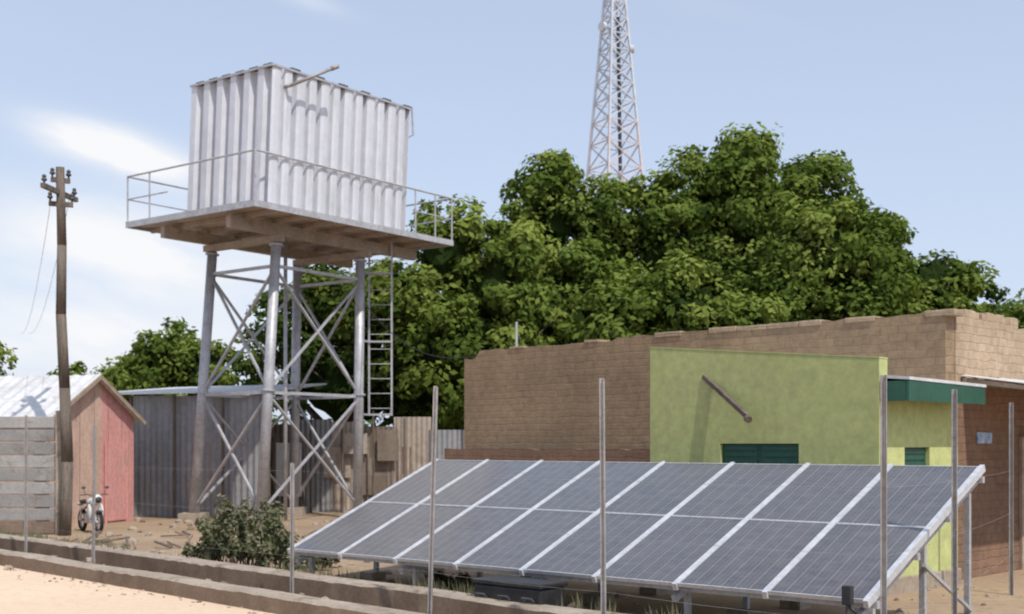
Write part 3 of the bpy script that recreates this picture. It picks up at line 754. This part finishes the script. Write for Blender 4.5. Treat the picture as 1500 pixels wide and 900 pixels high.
def tree(loc,lobes,per=120,size=.125,mat=M_leaf,dens=.95,tshift=0,trunk=.32,clr=(.4,.85),core=.62):
    e=empty('neem_tree',(0,0,0)); loc=Vector(loc)
    cl=[]
    cm_=MB('dark_core_filler',[M_core],e)  # opaque dark blobs added inside the lobes to block rays and plug gaps
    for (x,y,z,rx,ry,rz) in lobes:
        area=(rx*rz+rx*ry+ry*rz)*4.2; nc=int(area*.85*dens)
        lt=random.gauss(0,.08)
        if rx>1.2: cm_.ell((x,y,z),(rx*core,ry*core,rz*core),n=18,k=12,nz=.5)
        for i in range(nc):
            dd=np.random.normal(size=3); dd/=np.linalg.norm(dd)
            if dd[1]>.35: dd[1]*=-1 if random.random()<.5 else 1
            if dd[2]<-.4 and random.random()<.4: dd[2]*=-1
            q=random.uniform(.62,1.03) if random.random()<.85 else random.uniform(1.0,1.1)
            p=np.array([x+dd[0]*rx*q,y+dd[1]*ry*q,z+dd[2]*rz*q])
            r_=random.uniform(*clr)*(1 if q<1 else .7)
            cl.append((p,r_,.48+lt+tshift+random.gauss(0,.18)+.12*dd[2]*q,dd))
    cm_.make()
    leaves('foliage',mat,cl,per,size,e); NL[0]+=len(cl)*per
    m=MB('trunk',[M_bark],e,True)
    top=Vector((sum(l[0] for l in lobes)/len(lobes),loc.y,min(l[2] for l in lobes)-.3))
    mid=loc.lerp(top,.45)+Vector((random.uniform(-.3,.3),0,0))
    fork=loc.lerp(top,.6)+Vector((random.uniform(-.2,.2),0,0))
    m.tube([loc+Vector((0,0,-.1)),loc+Vector((0,0,.5)),mid,fork],[trunk*1.35,trunk,trunk*.85,trunk*.7],n=12)
    for l in lobes:
        c_=Vector(l[:3]); k1=fork.lerp(c_,.5)+Vector((random.uniform(-.3,.3),random.uniform(-.3,.3),-.3))
        m.tube([fork,k1,c_],[trunk*.5,trunk*.3,trunk*.12],n=8)
        for j in range(4):
            dd=Vector(np.random.normal(size=3)).normalized(); dd.z=abs(dd.z)*.6
            m.tube([k1.lerp(c_,.6),c_+Vector((dd.x*l[3],dd.y*l[4],dd.z*l[5]))*.8],[trunk*.18,.02],n=6)
    m.make(); return e
tree((8.2,42.5,0),[(7.7,42,9.8,2.2,2.2,2.6),(5.6,42,8.6,1.9,2,2.3),(9.9,42,9.3,1.9,2,2.2),(11.3,42.3,8.5,1.6,1.8,1.9),(8.2,41,6.9,3.2,2.3,2.4),(8.0,42,11.7,.9,1.2,.9),(6.2,42,10.9,1.0,1.2,1.0),(10.6,42,10.7,1.1,1.1,1.0),(4.6,42,9.8,.9,1.1,1.0),(12.3,42,8.9,.8,1,.9)],tshift=0)
tree((2.0,42.5,0),[(1.3,42,9.7,1.3,1.7,1.8),(3.0,42,8.9,1.5,1.8,2.1),(.3,42,8.2,1.3,1.6,1.9),(1.9,41,6.3,2.8,2.2,2.3),(1.3,42,11.0,.8,1,.75),(.2,41.5,5.2,1.8,1.5,2.0)],tshift=-.02)
tree((-2.0,38.5,0),[(-1.9,38,7.7,1.5,1.6,1.7),(-.7,38,6.6,1.4,1.5,1.6),(-3.2,38,6.3,1.4,1.5,1.6),(-1.6,37.6,4.6,2.4,1.8,1.9),(.2,38.3,7.9,.8,1,.9),(-1.0,38.5,3.0,1.8,1.3,1.5),(0.4,38.5,5.6,1.2,1.2,1.4)],tshift=.06)
tree((-6,40.5,0),[(-6.0,40,6.1,1.6,1.6,1.6),(-4.4,40,6.3,1.6,1.6,1.7),(-7.6,40,5.4,1.2,1.4,1.3),(-5.2,39.6,4.0,2.6,1.6,1.7),(-8.4,40,4.4,.7,.9,1.0),(-2.9,39.8,3.6,1.8,1.5,1.9)],mat=M_leafdk,tshift=-.08,per=100)
tree((4.9,37.5,0),[(5.1,37,5.8,1.5,1.4,1.5),(3.2,37.2,5.4,1.5,1.4,1.7),(7.0,37.3,5.2,1.4,1.3,1.3),(5.2,37.3,3.8,3.0,1.4,1.2)],tshift=.08)
tree((10.2,39.5,0),[(9.6,39,8.0,1.6,1.6,1.7),(11.0,39,7.0,1.5,1.6,1.9),(8.6,39,6.3,1.4,1.5,1.6),(10.2,38.5,5.0,2.6,1.6,1.9),(11.6,39,8.4,.9,.9,.9)],tshift=-.04)
tree((14.7,42.5,0),[(14.3,42,7.2,1.3,1.3,1.5),(15.4,42,6.4,1.2,1.3,1.5),(14.6,41.6,5.0,2.2,1.5,1.7),(13.2,42,6.0,.9,1.2,1.6)],tshift=-.05,dens=1.1)
tree((18.5,44,0),[(17.3,44,5.3,1.3,1.4,1.4),(19,44,5.6,1.6,1.6,1.7),(20.8,44,5.2,1.6,1.6,1.5)],tshift=-.04)
tree((-15,55,0),[(-15.4,55,5.5,1.6,1.7,1.9),(-13.7,55,5.0,1.4,1.5,1.7),(-17.2,55,4.6,1.3,1.5,1.4),(-19.2,55,4.0,1.3,1.5,1.3)],per=100,size=.15)
tree((-24.5,58,0),[(-24.4,58,5.6,.7,1.2,1.0),(-25.6,58,4.6,1.4,1.6,1.3)],per=80,size=.16)
e=empty('distant_treeline')
cl=[]
for x in np.arange(-120,130,2):
    for k in range(3):
        cl.append((np.array([x+random.uniform(-1.5,1.5),120+random.uniform(-4,4),random.uniform(.6,3.6)+1.2*noise.noise(Vector((x*.06,0,0)))]),random.uniform(1.2,2.2),.4+random.gauss(0,.1),np.array([0,-.5,.6])))
leaves('foliage',M_leafdk,cl,50,.5,e)
print('leaves',NL)

# ------------------------------------------------------------------ bush & grass
def bush(loc,R_,H_,n=34,per=36,size=.045,name='thorn_bush',ts=0):
    e=empty(name); m=MB('stems',[M_bark,M_trim],e); cl=[]
    for i in range(n):
        t=random.uniform(0,6.28); rr=R_*random.uniform(.1,1); h=H_*random.uniform(.35,1)*(1-.35*rr/R_)
        p=Vector((loc[0]+.15*math.cos(t),loc[1]+.15*math.sin(t),0)); q=Vector((loc[0]+rr*math.cos(t),loc[1]+rr*math.sin(t),h))
        k=p.lerp(q,.5)+Vector((0,0,.08)); m.tube([p,k,q],[.014,.01,.004],n=5,mi=i%2)
        for s in (.3,.6,.85,1.05):
            c_=k.lerp(q,s); cl.append((np.array(c_),random.uniform(.05,.14),.55+ts+random.gauss(0,.22),np.array([0,0,.5])))
    m.make(); leaves('foliage',M_scrub,cl,per,size,e,flat=1.1); return e
bush((-4.1,18.9,0),.75,1.3,n=40,per=24)
bush((-3.5,18.2,0),.55,.9,n=24,per=24)
bush((-4.75,19.6,0),.45,.75,n=16)
bush((-3.1,19.6,0),.4,.5,n=12,ts=.1)
bush((-.9,16.2,0),.35,.3,n=10,ts=.1)
gr=MB('dry_grass',[M_scrub])
for i in range(1100):
    t=random.uniform(-7,15); nn_=random.choice((random.uniform(1.6,3.2),random.gauss(1.6,.1),random.gauss(.32,.05)))
    c_=dl(t,nn_)
    if noise.noise(Vector((c_.x*.8,c_.y*.8,2)))<0: continue
    for k in range(6):
        a_=random.uniform(0,6.28); h=random.uniform(.06,.22); lx_=random.uniform(.02,.1)
        b=Vector((c_.x+random.uniform(-.05,.05),c_.y+random.uniform(-.05,.05),0 if nn_>1.75 or nn_<1.2 else .2)); wv=Vector((math.cos(a_+1.57),math.sin(a_+1.57),0))*.006
        tpt=b+Vector((math.cos(a_)*lx_,math.sin(a_)*lx_,h)); gr.add([b-wv,b+wv,tpt],[(0,1,2)])
go=gr.make(); at=go.data.attributes.new('tint','FLOAT','POINT')
at.data.foreach_set('value',np.random.uniform(.6,1,len(go.data.vertices)).astype(np.float32))

# ------------------------------------------------------------------ motorcycle
mc=empty('motorcycle',(-9.5,27.7,0),math.radians(38)); mc.scale=(.85,.85,.85)
m=MB('wheels',[M_rubber,M_alu],mc,True)
for y in (-.62,.62):
    m.torus((0,y,.3),(1,0,0),.25,.05,mi=0); m.torus((0,y,.3),(1,0,0),.2,.012,mi=1,k=6); m.cyl((-.06,y,.3),(.06,y,.3),.04,mi=1)
    for k in range(8):
        t=k*math.pi/4; m.cyl((0,y,.3),(0,y+.2*math.cos(t),.3+.2*math.sin(t)),.005,n=4,mi=1)
m.make()
m=MB('frame',[M_darksteel,M_alu],mc)
m.tube([(0,-.38,.85),(0,-.2,.4),(0,.25,.38),(0,.62,.3)],[.022]*4); m.tube([(0,-.38,.85),(0,.2,.7),(0,.62,.55)],[.022]*3)
for x in (-.07,.07): m.cyl((x,-.62,.3),(x,-.40,.92),.02,mi=1); m.cyl((x*1.6,.58,.3),(x*1.3,.4,.66),.018,mi=1)
m.box(-.12,.12,-.2,.15,.25,.5,1); m.cyl((.14,-.1,.25),(.14,.75,.34),.035,mi=1)
m.cyl((0,.1,.35),(.25,.15,.0),.012); m.make()
m=MB('body',[M_white,M_black,M_darksteel],mc,True)
m.ell((0,-.12,.80),(.14,.26,.12),mi=0); m.ell((0,.38,.80),(.13,.36,.06),mi=1); m.ell((0,.78,.72),(.08,.16,.05),mi=0)
m.ell((0,-.52,.90),(.12,.1,.12),mi=0); m.ell((0,-.60,.88),(.085,.06,.085),mi=1); m.ell((0,-.66,.58),(.065,.22,.04),mi=2)
m.ell((-.16,-.35,.55),(.05,.13,.22),mi=0); m.ell((.16,-.35,.55),(.05,.13,.22),mi=0); m.make()
m=MB('handlebars',[M_darksteel],mc,True)
m.tube([(-.36,-.28,1.0),(-.2,-.36,1.02),(0,-.42,.95),(.2,-.36,1.02),(.36,-.28,1.0)],[.014]*5)
for s in (-1,1): m.cyl((s*.25,-.33,1.0),(s*.3,-.36,1.17),.007); m.ell((s*.31,-.36,1.2),(.06,.015,.04))
m.make()
